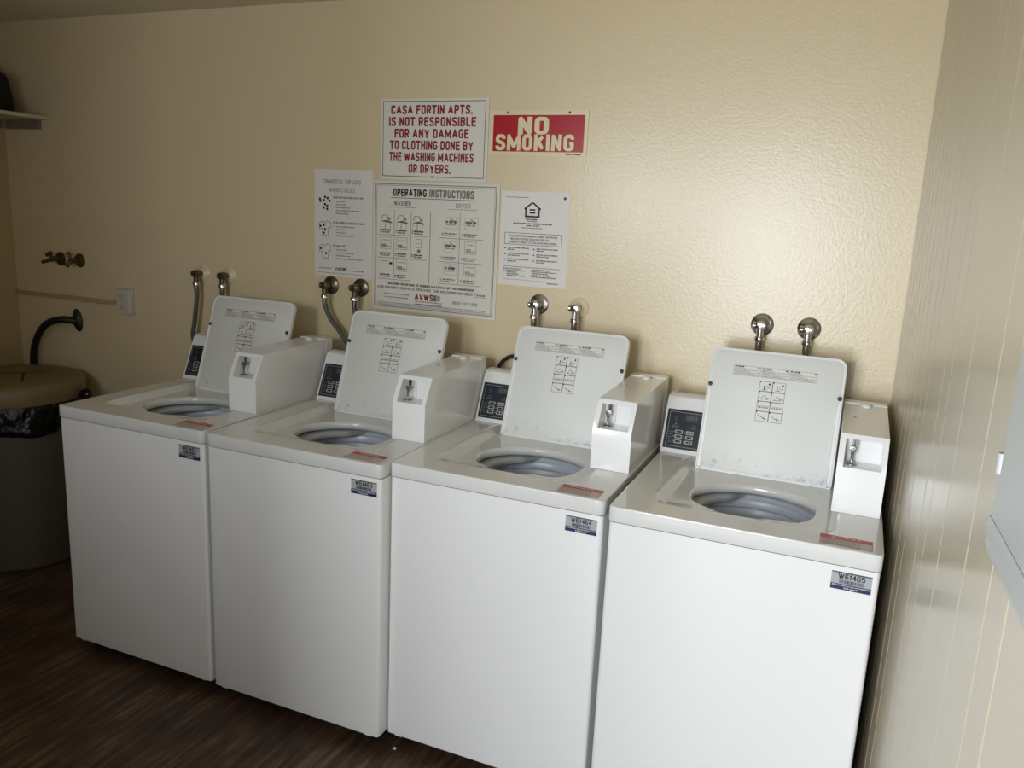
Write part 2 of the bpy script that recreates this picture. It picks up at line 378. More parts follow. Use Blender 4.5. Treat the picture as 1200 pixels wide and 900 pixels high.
def top_panel():
    bm = bmesh.new(); N = 240; K = 56
    o = outline(N); rows = []
    D = 0.71; R = 0.012
    x0, x1, y0, y1 = 0.0, W, 0.0, D
    def edge(a, ins):
        c, s = math.cos(a), math.sin(a); t = 1e9
        if c > 1e-9: t = min(t, (x1 - ins - CX) / c)
        if c < -1e-9: t = min(t, (x0 + ins - CX) / c)
        if s > 1e-9: t = min(t, (y1 - ins - CY) / s)
        if s < -1e-9: t = min(t, (y0 + ins - CY) / s)
        x, y = CX + c * t, CY + s * t
        # round the corners in plan
        rr = R - ins if R > ins else 0.0005
        for sx, ex in ((-1, x0 + ins), (1, x1 - ins)):
            for sy, ey in ((-1, y0 + ins), (1, y1 - ins)):
                cx, cy = ex - sx * rr, ey - sy * rr
                if (x - cx) * sx > 0 and (y - cy) * sy > 0:
                    d = math.hypot(x - cx, y - cy); x, y = cx + (x - cx) / d * rr, cy + (y - cy) / d * rr
        return x, y
    # lip and underside of the opening
    for ins, z in ((-0.022, H - 0.050), (-0.004, H - 0.048), (0.0055, H - 0.040), (0.0062, H - 0.030), (0.003, H - 0.0225)):
        rows.append([(CX + (r - ins) * math.cos(a), CY + (r - ins) * math.sin(a), z) for a, r in o])
    for j in range(K + 1):
        t = (j / K) ** 1.1; row = []
        for a, r in o:
            ex, ey = edge(a, 0.0028); ix, iy = CX + r * math.cos(a), CY + r * math.sin(a)
            x, y = ix + (ex - ix) * t, iy + (ey - iy) * t
            z = topz(x, y)
            row.append((x, y, z))
        rows.append(row)
    for ins, z in ((0.0014, H - 0.0004), (0.0004, H - 0.0013), (0.0, H - 0.003), (0.0, H - STRIP + 0.003), (0.0015, H - STRIP), (0.02, H - STRIP)):
        rows.append([edge(a, ins) + (z,) for a, r in o])
    V = [[bm.verts.new(p) for p in row] for row in rows]
    for A, B in zip(V, V[1:]):
        for k in range(N): bm.faces.new((A[k], A[(k + 1) % N], B[(k + 1) % N], B[k]))
    return bm

def LP(u, v, n=0.0):  # lid plane, n toward the viewer side
    A = Vector((0, 0.51, 0.911)); t = (Vector((0, 0.64, 1.275)) - A).normalized(); nn = Vector((0, -t.z, t.y))
    return A + Vector((u, 0, 0)) + t * v + nn * n
def CP(u, v, n=0.0):  # console face
    A = Vector((0, 0.578, 0.93)); t = (Vector((0, 0.645, 1.087)) - A).normalized(); nn = Vector((0, -t.z, t.y))
    return A + Vector((u, 0, 0)) + t * v + nn * n
def KP(u, v, n=0.0):  # slanted face of the coin box
    A = Vector((0, 0.26, 1.053)); t = (Vector((0, 0.305, 1.133)) - A).normalized(); nn = Vector((0, -t.z, t.y))
    return A + Vector((u, 0, 0)) + t * v + nn * n

def make_washer():
    r = thing('washing_machine', 'x', 'washing machine')
    # cabinet
    bm = bmesh.new()
    P = rrect(0.002, W - 0.002, 0.004, 0.70, 0.011, 5)
    prism(bm, P, Z0 + 0.004, H - STRIP - 0.0024, lambda z, q: Vector((q[0], q[1], z)), False)
    obj('cabinet', bm, M['enamel'], r, bevel=0.003, seg=2)
    bm = bmesh.new(); prism(bm, rrect(0.010, W - 0.010, 0.012, 0.69, 0.008, 3), H - STRIP - 0.006, H - STRIP + 0.001, lambda z, q: Vector((q[0], q[1], z)), False)
    obj('seam_gasket', bm, M['groove'], r)
    bm = bmesh.new(); prism(bm, rrect(0.016, W - 0.016, 0.022, 0.69, 0.008, 3), Z0 - 0.012, Z0 + 0.006, lambda z, q: Vector((q[0], q[1], z)))
    obj('base_rail', bm, M['steel'], r)
    for x in (0.03, W - 0.055):
        obj('toe_clip', box(bmesh.new(), x, x + 0.022, 0.010, 0.03, Z0 - 0.004, Z0 + 0.003), M['plastic'], r)
    for x in (0.06, W - 0.06):
        for y in (0.07, 0.63):
            bm = bmesh.new(); lathe(bm, [(0.022, 0.0), (0.024, 0.008), (0.012, 0.012), (0.010, Z0 - 0.008)], (x, y, 0), n=16, cap0=True, cap1=True)
            obj('foot', bm, M['black'], r, smooth=True)
    obj('top_panel', top_panel(), M['top'], r, smooth=True, angle=50)
    # tub cover ring with the moulded bulge on the left, balance ring, basket
    tc = (0.325, 0.30, 0)
    def bulge(i, a):
        d = math.degrees(a) % 360; k = sm(d, 95, 125) * (1 - sm(d, 225, 255))
        return -0.052 * k if i in (1, 2, 3, 4) else 0.0
    bm = bmesh.new(); lathe(bm, [(0.215, 0.876), (0.200, 0.876), (0.192, 0.872), (0.189, 0.866), (0.192, 0.856), (0.206, 0.854)], tc, n=96, wob=bulge)
    obj('tub_ring', bm, M['tubring'], r, smooth=True, angle=60)
    bm = bmesh.new(); lathe(bm, [(0.212, 0.868), (0.193, 0.868), (0.184, 0.862), (0.182, 0.852), (0.1835, 0.848), (0.1835, 0.845), (0.180, 0.840), (0.180, 0.826), (0.1835, 0.822), (0.1835, 0.818), (0.179, 0.812), (0.177, 0.79), (0.181, 0.784), (0.181, 0.780), (0.177, 0.776), (0.177, 0.752), (0.186, 0.742), (0.21, 0.740)], tc, n=96)
    obj('balance_ring', bm, M['tub'], r, smooth=True, angle=40)
    bm = bmesh.new(); lathe(bm, [(0.212, 0.742), (0.206, 0.735), (0.204, 0.60), (0.200, 0.45), (0.17, 0.42), (0.06, 0.43), (0.001, 0.45)], tc, n=64)
    obj('basket', bm, M['tubdark'], r, smooth=True, angle=60)
    # lid
    lid = None
    bm = bmesh.new(); U0, U1, V1 = 0.124, 0.521, 0.388
    def lidpoly(ins):
        rb, rt = 0.010, 0.030
        rb = max(0.002, rb - ins); rt = max(0.004, rt - ins)
        a0, a1, b0, b1 = U0 + ins, U1 - ins, 0.0 + ins, V1 - ins; out = []
        for cx, cy, rr, ang in ((a1 - rt, b1 - rt, rt, 0), (a0 + rt, b1 - rt, rt, 90), (a0 + rb, b0 + rb, rb, 180), (a1 - rb, b0 + rb, rb, 270)):
            for k in range(9):
                t = math.radians(ang + 90 * k / 8); out.append((cx + rr * math.cos(t), cy + rr * math.sin(t)))
        return out
    rings = [(0.012, -0.022), (0.003, -0.021), (0.0, -0.016), (0.0, -0.004), (0.0015, 0.0), (0.0045, 0.0), (0.0065, -0.003)]
    V = [[bm.verts.new(LP(u, v, n)) for u, v in lidpoly(i)] for i, n in rings]
    L = len(V[0])
    for A, B in zip(V, V[1:]):
        for k in range(L): bm.faces.new((A[k], A[(k + 1) % L], B[(k + 1) % L], B[k]))
    bm.faces.new(V[0][::-1]); bm.faces.new(V[-1])
    lid = obj('lid', bm, M['enamel'], r, smooth=True, angle=40)
    bm = bmesh.new()
    def liner(ins, notch=True):
        out = []
        for u, v in lidpoly(0.0085 + ins):
            out.append((u, v))
        # waist at the bumpers: the liner is a little narrower below them
        res = []
        for u, v in out:
            k = 1 - sm(v, 0.235, 0.262); res.append((u + (0.006 * k if u < 0.3 else -0.006 * k), v))
        # subdivide the long sides
        fin = []
        for i in range(len(res)):
            a, b = res[i], res[(i + 1) % len(res)]; fin.append(a)
            if abs(b[1] - a[1]) > 0.2:
                sgn = 1 if a[0] < 0.3 else -1
                for t in ([0.3, 0.262, 0.25, 0.235, 0.2, 0.1] if a[1] > b[1] else [0.1, 0.2, 0.235, 0.25, 0.262, 0.3]):
                    base = (U0 + 0.0085 + ins) if a[0] < 0.3 else (U1 - 0.0085 - ins)
                    fin.append((base + sgn * 0.006 * (1 - sm(t, 0.235, 0.262)), t))
        return fin
    V = [[bm.verts.new(LP(u, v, n)) for u, v in liner(i)] for i, n in ((0.0, -0.0035), (0.001, -0.0005), (0.003, 0.0006))]
    L = len(V[0])
    for A, B in zip(V, V[1:]):
        for k in range(L): bm.faces.new((A[k], A[(k + 1) % L], B[(k + 1) % L], B[k]))
    bm.faces.new(V[-1])
    obj('inner_liner', bm, M['liner'], lid, smooth=True, angle=30)
    for u in (0.134, 0.511):
        bm = bmesh.new(); A = LP(u, 0.268, 0.0); d = LP(0, 0, 1) - LP(0, 0, 0)
        lathe(bm, [(0.0065, -0.002), (0.0065, 0.004), (0.005, 0.0055), (0.001, 0.006)], A, d, n=16, cap1=True)
        obj('bumper', bm, M['dot'], lid, smooth=True)
    for u in (0.128, 0.506):
        obj('hinge', box(bmesh.new(), u, u + 0.012, 0.512, 0.545, 0.900, 0.918), M['steel'], lid)
    # printed labels on the lid
    F = Flat(lambda u, v, l: LP(u, v, 0.0012 + l))
    F.rect('labelpaper', 0.196, 0.443, 0.304, 0.3375)
    F.build({'labelpaper': 'warning_label'}, lid)
    wl = [c for c in lid.children if c.name.startswith('warning_label')][0]
    F = Flat(lambda u, v, l: LP(u, v, 0.0016 + l))
    for i in range(3):
        a = 0.198 + i * 0.0822; F.frame('grey_ink', a, a + 0.0795, 0.3055, 0.336, 0.0009)
        F.words('ink', a + 0.003, a + 0.030, 0.3305, 0.0032)
        F.poly('ink', [(a + 0.0695, 0.3298), (a + 0.0775, 0.3298), (a + 0.0735, 0.3358)])
        for j in range(6):
            F.words('faint_ink', a + 0.003, a + (0.034 + 0.007 * j if j < 5 else 0.076), 0.3262 - j * 0.0037, 0.0018)
            if j in (1, 3): F.words('grey_ink', a + 0.038 + 0.007 * j, a + 0.077, 0.3262 - j * 0.0037, 0.0012)
    F.build({'ink': 'print', 'grey_ink': 'print', 'faint_ink': 'print'}, wl)
    F = Flat(lambda u, v, l: LP(u, v, 0.0012 + l))
    F.rect('labelpaper', 0.281, 0.357, 0.171, 0.294); F.build({'labelpaper': 'pictogram_label'}, lid)
    plb = [c for c in lid.children if c.name.startswith('pictogram_label')][0]
    F = Flat(lambda u, v, l: LP(u, v, 0.0016 + l))
    for cxx in range(2):
        for cy in range(4):
            a = 0.281 + 0.038 * cxx; b = 0.171 + 0.0308 * cy; F.frame('ink', a, a + 0.038, b, b + 0.0308, 0.0009)
            F.rect('ink', a, a + 0.004, b + 0.0265, b + 0.0308)
            if cy == 3:
                F.poly('ink', [(a + 0.029 + 0.0032 * math.cos(t), b + 0.023 + 0.0032 * math.sin(t)) for t in [k * PI / 4 for k in range(8)]])
                F.rect('ink', a + 0.013, a + 0.0155, b + 0.006, b + 0.018); F.rect('grey_ink', a + 0.009, a + 0.024, b + 0.004, b + 0.0058)
                F.seg('ink', (a + 0.024, b + 0.010), (a + 0.031, b + 0.013), 0.0018); F.seg('grey_ink', (a + 0.018, b + 0.008), (a + 0.024, b + 0.020), 0.001)
            elif cy == 2:
                F.seg('grey_ink', (a + 0.008, b + 0.007), (a + 0.018, b + 0.02), 0.0012); F.seg('grey_ink', (a + 0.018, b + 0.02), (a + 0.027, b + 0.008), 0.0012)
                F.seg('ink', (a + 0.007, b + 0.006), (a + 0.03, b + 0.0075), 0.0013); F.seg('grey_ink', (a + 0.024, b + 0.012), (a + 0.033, b + 0.010), 0.002)
            elif cy == 1:
                for k in range(7): F.rect('ink', a + 0.004 + k * 0.0045, a + 0.0062 + k * 0.0045, b + 0.010, b + 0.0145)
                F.rect('grey_ink', a + 0.003, a + 0.035, b + 0.0165, b + 0.0175)
            else:
                F.seg('ink', (a + 0.006, b + 0.020), (a + 0.017, b + 0.013), 0.0013); F.seg('ink', (a + 0.017, b + 0.013), (a + 0.031, b + 0.009), 0.0013)
                F.seg('grey_ink', (a + 0.021, b + 0.013), (a + 0.028, b + 0.007), 0.003)
    F.build({'ink': 'print', 'grey_ink': 'print'}, plb)
    # console with the slanted control face
    Q = [(0.5775, 0.9288), (0.5782, 0.9305), (0.6446, 1.0861), (0.652, 1.097), (0.664, 1.102), (0.70, 1.104), (0.715, 1.098), (0.715, 0.9295)]
    bm = bmesh.new(); prism(bm, Q, -0.0025, 0.524, lambda x, q: Vector((x, q[0], q[1])))
    con = obj('console', bm, M['plastic'], r, bevel=0.004, seg=3)
    bm = bmesh.new(); box(bm, 0.0045, 0.205, 0.0135, 0.141, -0.001, 0.0014, lambda v: CP(v.x, v.y, v.z)); pn = obj('control_panel', bm, M['panel'], con, bevel=0.0006, seg=1)
    bm = bmesh.new(); box(bm, 0.058, 0.108, 0.106, 0.129, 0.0005, 0.0018, lambda v: CP(v.x, v.y, v.z)); obj('display', bm, M['lcd'], con)
    for i in range(3):
        for j in range(2):
            bm = bmesh.new(); a = 0.038 + j * 0.0345; b = 0.0315 + i * 0.0158
            box(bm, a, a + 0.0235, b, b + 0.0115, 0.0005, 0.0026, lambda v: CP(v.x, v.y, v.z)); bo = obj('button', bm, M['button'], con)
            F = Flat(lambda u, v, l: CP(u, v, 0.0029)); F.words('ink', a + 0.004, a + 0.020, b + 0.003, 0.005); F.build({}, bo)
    F = Flat(lambda u, v, l: CP(u, v, 0.0016 + l))
    F.frame('line', 0.0125, 0.197, 0.0205, 0.1335, 0.0012)
    for i in range(5): F.words('dim', 0.018, 0.031, 0.0325 + 0.008 * i, 0.0025)
    for i in range(3): F.rect('line', 0.0325, 0.0355, 0.0362 + 0.0158 * i, 0.0385 + 0.0158 * i); F.rect('line', 0.066, 0.0695, 0.0362 + 0.0158 * i, 0.0385 + 0.0158 * i)
    F.words('dim', 0.024, 0.048, 0.0820, 0.003); F.words('dim', 0.027, 0.045, 0.0875, 0.002); F.rect('line', 0.033, 0.039, 0.094, 0.0955)
    F.words('dim', 0.085, 0.103, 0.083, 0.003); F.words('dim', 0.089, 0.1, 0.092, 0.002)
    for j in range(3): F.words('dim', 0.03, 0.04, 0.104 + 0.006 * j, 0.0018)
    F.text('dim', '888', 0.068, 0.101, 0.1105, 0.1245, 0.0, 0.0006)
    F.build({'line': 'panel_print', 'dim': 'panel_print'}, con)
    bm = bmesh.new(); lathe(bm, [(0.003, 0), (0.003, 0.0015), (0.001, 0.002)], (0.02, 0.69, 1.1035), n=10, cap1=True); obj('screw', bm, M['steel'], con)
    # coin box
    x0, x1 = 0.526, 0.644; zb = 0.9305
    a = (0.26, zb); b = (0.26, 1.053); c = (0.305, 1.133); d = (0.662, 1.142); e = (0.662, zb)
    bm = bmesh.new()
    def v3(x, q): return bm.verts.new((x, q[0], q[1]))
    A = [v3(x0, q) for q in (a, b, c, d, e)]; B = [v3(x1, q) for q in (a, b, c, d, e)]
    bm.faces.new(A); bm.faces.new(B[::-1])
    for i in (0, 2, 3, 4): bm.faces.new((A[i], B[i], B[(i + 1) % 5], A[(i + 1) % 5]))
    Lr = KP(0, 0.0917).z
    vt = 0.0775; vb = 0.001
    h = [bm.verts.new(KP(u, v, 0)) for u, v in ((0.5415, vb), (0.6315, vb), (0.6315, vt), (0.5415, vt))]
    bm.faces.new((A[1], B[1], h[1], h[0])); bm.faces.new((B[1], B[2], h[2], h[1])); bm.faces.new((B[2], A[2], h[3], h[2])); bm.faces.new((A[2], A[1], h[0], h[3]))
    zt = KP(0, vt).z; zl = KP(0, vb).z
    k = [bm.verts.new(p) for p in ((0.5425, 0.330, zl), (0.6305, 0.330, zl), (0.6305, 0.330, zt), (0.5425, 0.330, zt))]
    for i in range(4): bm.faces.new((h[i], h[(i + 1) % 4], k[(i + 1) % 4], k[i]))
    bm.faces.new(k)
    cb = obj('coin_box', bm, M['coin'], r, bevel=0.0028, seg=2)
    bm = bmesh.new(); prism(bm, rrect(x0 - 0.003, x1 + 0.0015, zb, 1.146, 0.004, 3), 0.664, 0.706, lambda y, q: Vector((q[0], y, q[1]))); obj('back_plate', bm, M['coin'], cb, bevel=0.0015, seg=1)
    bm = bmesh.new(); lathe(bm, [(0.0145, -0.003), (0.0145, 0.004), (0.012, 0.0075), (0.006, 0.009), (0.0005, 0.0093)], (0.586, 0.640, 1.1415), n=24, cap1=True); obj('lock_cap', bm, M['plastic'], cb, smooth=True, angle=50)
    bm = bmesh.new(); lathe(bm, [(0.0045, -0.001), (0.004, 0.0012), (0.001, 0.0016)], (0.556, 0.50, 1.1385), n=12, cap1=True); obj('screw', bm, M['steel'], cb, smooth=True)
    # chrome coin slide standing in the recess
    cs = bmesh.new(); cxs = 0.560
    lathe(cs, [(0.014, 0.0), (0.014, 0.002), (0.009, 0.003), (0.0045, 0.005), (0.0034, 0.012), (0.0034, 0.024), (0.0048, 0.026), (0.0048, 0.029), (0.003, 0.030)], (cxs, 0.300, zl + 0.0005), n=20, cap0=True, cap1=True)
    lathe(cs, [(0.0080, 0.0), (0.0092, 0.002), (0.0086, 0.005), (0.0055, 0.0055), (0.0045, 0.003), (0.0005, 0.003)], (cxs, 0.305, zl + 0.0385), (0, -1, 0), n=24, cap0=True, cap1=True)
    lathe(cs, [(0.004, 0.0), (0.004, 0.025)], (cxs, 0.306, zl + 0.0385), (0, 1, 0), n=12, cap1=True)
    csl = obj('coin_slide', cs, M['steel'], cb, smooth=True, angle=40)
    bm = bmesh.new(); box(bm, cxs - 0.003, cxs + 0.0025, 0.306, 0.326, zl + 0.044, zt - 0.002); box(bm, cxs + 0.0045, cxs + 0.010, 0.306, 0.326, zl + 0.044, zt - 0.002); box(bm, cxs + 0.0020, cxs + 0.005, 0.318, 0.326, zl + 0.044, zt - 0.002)
    obj('coin_slot', bm, M['chrome'], cb, bevel=0.0008, seg=1)
    obj('slide_guide', box(bmesh.new(), cxs - 0.013, cxs + 0.0155, 0.3255, 0.3295, zl + 0.004, zt - 0.004), M['coin'], cb)
    # red and pale sticker at the front edge of the top
    F = Flat(lambda u, v, l: Vector((u, v, topz(u, v) + 0.0009 + l)))
    F.rect('red', 0.510, 0.627, 0.056, 0.079); F.build({'red': 'red_sticker'}, r)
    F = Flat(lambda u, v, l: Vector((u, v, topz(u, v) + 0.0007 + l)))
    F.rect('redpale', 0.510, 0.627, 0.016, 0.0555); F.build({'redpale': 'notice_sticker'}, r)
    ns = [c for c in r.children if c.name.startswith('notice_sticker')][0]
    F = Flat(lambda u, v, l: Vector((u, v, topz(u, v) + 0.0012 + l)))
    F.frame('red', 0.5105, 0.6265, 0.0165, 0.0555, 0.0009)
    for i in range(3): F.words('faint_ink', 0.515, 0.60, 0.022 + i * 0.011, 0.004)
    F.build({}, ns)
    rs = [c for c in r.children if c.name.startswith('red_sticker')][0]
    F = Flat(lambda u, v, l: Vector((u, v, topz(u, v) + 0.0013 + l)))
    F.words('redpale', 0.535, 0.60, 0.065, 0.006); F.build({}, rs)
    return r
proto = make_washer()
IDS = ['W61462', 'W61463', 'W61464', 'W61465']
LAB = ['white top-load washer at the left end of the row, beside the grey bin',
       'second white top-load washer from the left, its dark number tag in shade',
       'white top-load washer tagged W61464, third in the row, between two others',
       'white top-load washer tagged W61465, nearest the panelled right wall']
washers = [proto] + [copy_tree(proto) for _ in range(3)]
for i, w in enumerate(washers):
    w.location = (WX[i], WY[i], 0); w['label'] = LAB[i]; w['group'] = 'coin-operated washing machines in a row'
    F = Flat(lambda u, v, l: Vector((u, 0.0034 - l, v)))
    F.rect('silver', 0.546, 0.634, 0.8295, 0.873); F.build({'silver': 'number_tag'}, w)
    nt_ = [c for c in w.children if c.name.startswith('number_tag')][0]
    F = Flat(lambda u, v, l: Vector((u, 0.0028 - l, v)))
    F.rect('ink', 0.546, 0.634, 0.8705, 0.873); F.rect('navy', 0.546, 0.634, 0.8295, 0.8435)
    F.text('ink', IDS[i], 0.561, 0.619, 0.8562, 0.8696, 0.014)
    u = 0.564
    while u < 0.616:
        wv = random.choice((0.0007, 0.0011, 0.0016)); F.rect('ink', u, u + wv, 0.8455, 0.8540); u += wv + random.choice((0.0007, 0.0012))
    F.words('line', 0.549, 0.631, 0.8385, 0.0026, lift=0.0004); F.words('line', 0.575, 0.605, 0.8325, 0.003, lift=0.0004)
    F.build({'ink': 'print', 'navy': 'blue_band', 'line': 'print'}, nt_)

# ------------------------------------------------------------------ taps and hoses on the back wall
ZV = 1.338
def valve(x, kind, label, group='washer supply valves on the back wall', z=ZV):
    m = {'old': 'oldmetal', 'chrome': 'chrome', 'dark': 'steel'}[kind[0]]
    t = thing('supply_valve', label, 'valve', (x, YW, z), group)
    em = {'paint': 'wall', 'chrome': 'chrome', 'old': 'oldmetal'}[kind[1]]
    bm = bmesh.new(); lathe(bm, [(0.036, 0.0), (0.036, 0.003), (0.033, 0.006), (0.026, 0.007), (0.020, 0.010), (0.014, 0.016)], (0, 0, 0), (0, -1, 0), n=32, cap1=True)
    obj('escutcheon', bm, M[em], t, smooth=True, angle=40)
    bm = bmesh.new(); lathe(bm, [(0.012, 0.010), (0.012, 0.030), (0.016, 0.032), (0.017, 0.048), (0.014, 0.056), (0.008, 0.058)], (0, 0, 0), (0, -1, 0), n=20, cap1=True)
    tube(bm, [(0, -0.046, 0.004), (0, -0.046, -0.018), (0, -0.046, -0.034)], [0.0115, 0.0110, 0.0105], 16)
    obj('valve_body', bm, M[m], t, smooth=True, angle=40)
    bm = bmesh.new(); tube(bm, [(-0.010, -0.040, 0), (-0.018, -0.041, 0)], 0.007, 12); lathe(bm, [(0.010, 0.0), (0.0125, 0.003), (0.0125, 0.009), (0.009, 0.012)], (-0.014, -0.041, 0), (-1, 0, 0), n=12, cap0=True, cap1=True)
    obj('knob', bm, M[m], t, smooth=True, angle=40)
    return t
def hose(name, pts, label, cat='hose', mat_='rubber', r=0.0095, coup=True, group=None):
    t = thing(name, label, cat, pts[0], group); o = Vector(pts[0])
    P = [Vector(p) - o for p in bez(pts, 12)]
    bm = bmesh.new(); tube(bm, P, r, 14); obj('hose_tube', bm, M[mat_], t, smooth=True, angle=60)
    if coup:
        bm = bmesh.new(); lathe(bm, [(0.014, 0.0), (0.0155, -0.003), (0.0155, -0.013), (0.012, -0.016)], (0, 0, 0.002), n=12, cap0=True, cap1=True); obj('coupling_nut', bm, M['chrome'], t, smooth=True, angle=30)
        bm = bmesh.new(); lathe(bm, [(0.0108, -0.014), (0.0108, -0.036), (0.010, -0.038)], (0, 0, 0), n=16, cap0=True, cap1=True); obj('ferrule', bm, M['steel'], t, smooth=True, angle=30)
    return t
VX = [(-0.098, 'old', 'paint'), (0.044, 'old', 'paint'), (0.563, 'old', 'old'), (0.703, 'old', 'old'), (1.459, 'chrome', 'chrome'), (1.611, 'chrome', 'paint'), (2.236, 'chrome', 'chrome'), (2.380, 'chrome', 'chrome')]
VL = ['tarnished valve with long straight hose, above left end of first washer', 'tarnished valve just above the lid of the leftmost washer',
      'tarnished valve left of second washer lid, its hose curving right', 'tarnished valve below the gap between white paper and large sign',
      'chrome valve with big round plate, above third washer lid, left one', 'small chrome valve on a painted-over ring, above third washer lid',
      'chrome valve above rightmost washer lid, left of its pair', 'shiny chrome valve above rightmost washer lid, right of its pair']
for (x, a, b), l in zip(VX, VL): valve(x, (a, b), l)
YH = YW - 0.046; zh = ZV - 0.036
hg = 'grey supply hoses behind the washers'
hose('supply_hose', [(VX[0][0], YH, zh), (-0.096, YH, 1.24), (-0.112, YH, 1.14), (-0.120, YH, 1.04), (-0.02, YH, 0.90)], 'long grey hose running straight down to the leftmost washer', group=hg)
hose('supply_hose', [(VX[1][0], YH, zh), (0.044, YH, 1.2), (0.06, YH, 1.05), (0.08, YH, 0.88)], 'short visible grey hose behind the lid of the leftmost washer', group=hg)
hose('supply_hose', [(VX[2][0], YH, zh), (0.567, YH, 1.255), (0.595, YH, 1.205), (0.645, YH, 1.15), (0.70, YH, 1.06), (0.73, YH, 0.9)], 'grey hose curving down to the right behind the second washer', group=hg)
hose('supply_hose', [(VX[3][0], YH, zh), (0.708, YH, 1.23), (0.74, YH, 1.1), (0.79, YH, 0.9)], 'stub of grey hose just above second washer lid', group=hg)
hose('supply_hose', [(VX[4][0], YH, zh), (1.459, YH, 1.2), (1.47, YH, 1.05), (1.49, YH, 0.88)], 'dark hose stub under chrome valve, left one above third washer', group=hg)
hose('supply_hose', [(VX[5][0], YH, zh), (1.611, YH, 1.2), (1.60, YH, 1.05), (1.6, YH, 0.88)], 'dark hose stub under small chrome valve above third washer', group=hg)
hose('supply_hose', [(VX[6][0], YH, zh), (2.236, YH, 1.2), (2.24, YH, 1.05), (2.25, YH, 0.88)], 'dark hose stub under left chrome valve above rightmost washer', group=hg)
hose('supply_hose', [(VX[7][0], YH, zh), (2.380, YH, 1.2), (2.37, YH, 1.05), (2.35, YH, 0.88)], 'dark hose stub under right chrome valve above rightmost washer', group=hg)
# black cord looping up behind the third console
hose('power_cord', [(1.315, 0.745, 1.02), (1.330, 0.745, 1.105), (1.375, 0.745, 1.142), (1.425, 0.745, 1.128), (1.45, 0.745, 1.03)], 'black cord looping up behind the third washer control panel', 'cord', 'black', 0.007, False)

# unused garden taps at the far left
def tap(x, label, lean):
    t = thing('water_tap', label, 'tap', (x, YW, 1.345), 'unused taps on the back wall')
    bm = bmesh.new(); lathe(bm, [(0.032, 0.0), (0.032, 0.004), (0.024, 0.008), (0.014, 0.014)], (0, 0, 0), (0, -1, 0), n=24, cap1=True); obj('escutcheon', bm, M['brass'], t, smooth=True)
    bm = bmesh.new(); tube(bm, [(0, -0.008, 0), (0, -0.035, 0), (0, -0.058, -0.002)], [0.010, 0.013, 0.010], 14)
    if lean: tube(bm, [(0, -0.052, -0.002), (0, -0.085, -0.010), (0, -0.098, -0.012)], [0.010, 0.007, 0.008], 14)
    else: tube(bm, [(0, -0.048, 0), (-0.010, -0.060, -0.016), (-0.014, -0.064, -0.026)], [0.011, 0.0105, 0.013], 14)
    obj('tap_body', bm, M['brass'], t, smooth=True, angle=50)
    bm = bmesh.new(); tube(bm, [(0, -0.045, 0), (-0.006, -0.052, 0.022)], 0.0075, 10); tube(bm, [(-0.004, -0.050, 0.018), (-0.014, -0.056, 0.038)] if not lean else [(-0.020, -0.06, 0.018), (0.004, -0.052, 0.028)], [0.009, 0.010], 10)
    obj('tap_handle', bm, M['brass'], t, smooth=True, angle=50)
tap(-0.965, 'left one of two tarnished brass taps at the left corner', -0.006)
tap(-0.839, 'right one of two tarnished brass taps, nearer the outlet', 0.0)
# drain hose into the wall
dr = thing('drain_hose', 'thick black hose arching from wall socket down behind the bin', 'hose', (-0.875, YW, 1.062))
bm = bmesh.new(); lathe(bm, [(0.042, 0.0), (0.044, 0.006), (0.034, 0.014), (0.024, 0.020)], (0, 0, 0), (0, -1, 0), n=28, cap1=True)
for v in bm.verts: v.co.x *= 0.7; v.co.z = v.co.z * 1.2 - v.co.x * 0.35
obj('wall_flange', bm, M['black'], dr, smooth=True)
bm = bmesh.new(); tube(bm, bez([(0, -0.012, -0.004), (-0.045, -0.055, 0.004), (-0.125, -0.070, -0.022), (-0.200, -0.062, -0.085), (-0.246, -0.056, -0.165), (-0.262, -0.052, -0.26), (-0.268, -0.050, -0.42)], 10), 0.0165, 16); obj('hose_tube', bm, M['black'], dr, smooth=True)
# outlet with surface conduit
ot = thing('wall_outlet', 'ivory duplex outlet in surface box left of the washers', 'outlet', (-0.545, YW, 1.180), 'wall outlets')
obj('outlet_box', box(bmesh.new(), -0.038, 0.038, -0.032, 0, -0.058, 0.058), M['ivory'], ot, bevel=0.004)
obj('face_plate', box(bmesh.new(), -0.035, 0.035, -0.037, -0.0315, -0.056, 0.056), M['ivory'], ot, bevel=0.002)
for s in (-1, 1):
    bm = bmesh.new(); prism(bm, rrect(-0.017, 0.015, s * 0.024 - 0.015, s * 0.024 + 0.015, 0.008, 4), -0.0395, -0.0365, lambda y, q: Vector((q[0], y, q[1]))); so = obj('socket', bm, M['ivory'], ot)
    bm = bmesh.new()
    for dx in (-0.007, 0.005): box(bm, dx - 0.001, dx + 0.0012, -0.0402, -0.0394, s * 0.024 - 0.003, s * 0.024 + 0.008)
    box(bm, -0.003, 0.001, -0.0402, -0.0394, s * 0.024 - 0.011, s * 0.024 - 0.007); obj('slots', bm, M['slot'], so)
cdt = obj('conduit', box(bmesh.new(), XL, -0.583, YW - 0.016, YW, 1.156, 1.176), M['wall_dark'], bevel=0.002)
tag(cdt, 'painted surface conduit strip running from the left corner to outlet', 'conduit')
o2 = thing('wall_outlet', 'cream outlet cover partly hidden behind rightmost washer lid', 'outlet', (2.482, YW, 1.193), 'wall outlets')
obj('face_plate', box(bmesh.new(), -0.045, 0.045, -0.007, 0, -0.058, 0.055), M['ivory'], o2, bevel=0.002)
bm = bmesh.new(); prism(bm, rrect(-0.017, 0.017, -0.035, 0.035, 0.006, 4), -0.009, -0.006, lambda y, q: Vector((q[0], y, q[1]))); obj('socket', bm, M['wall_dark'], o2)

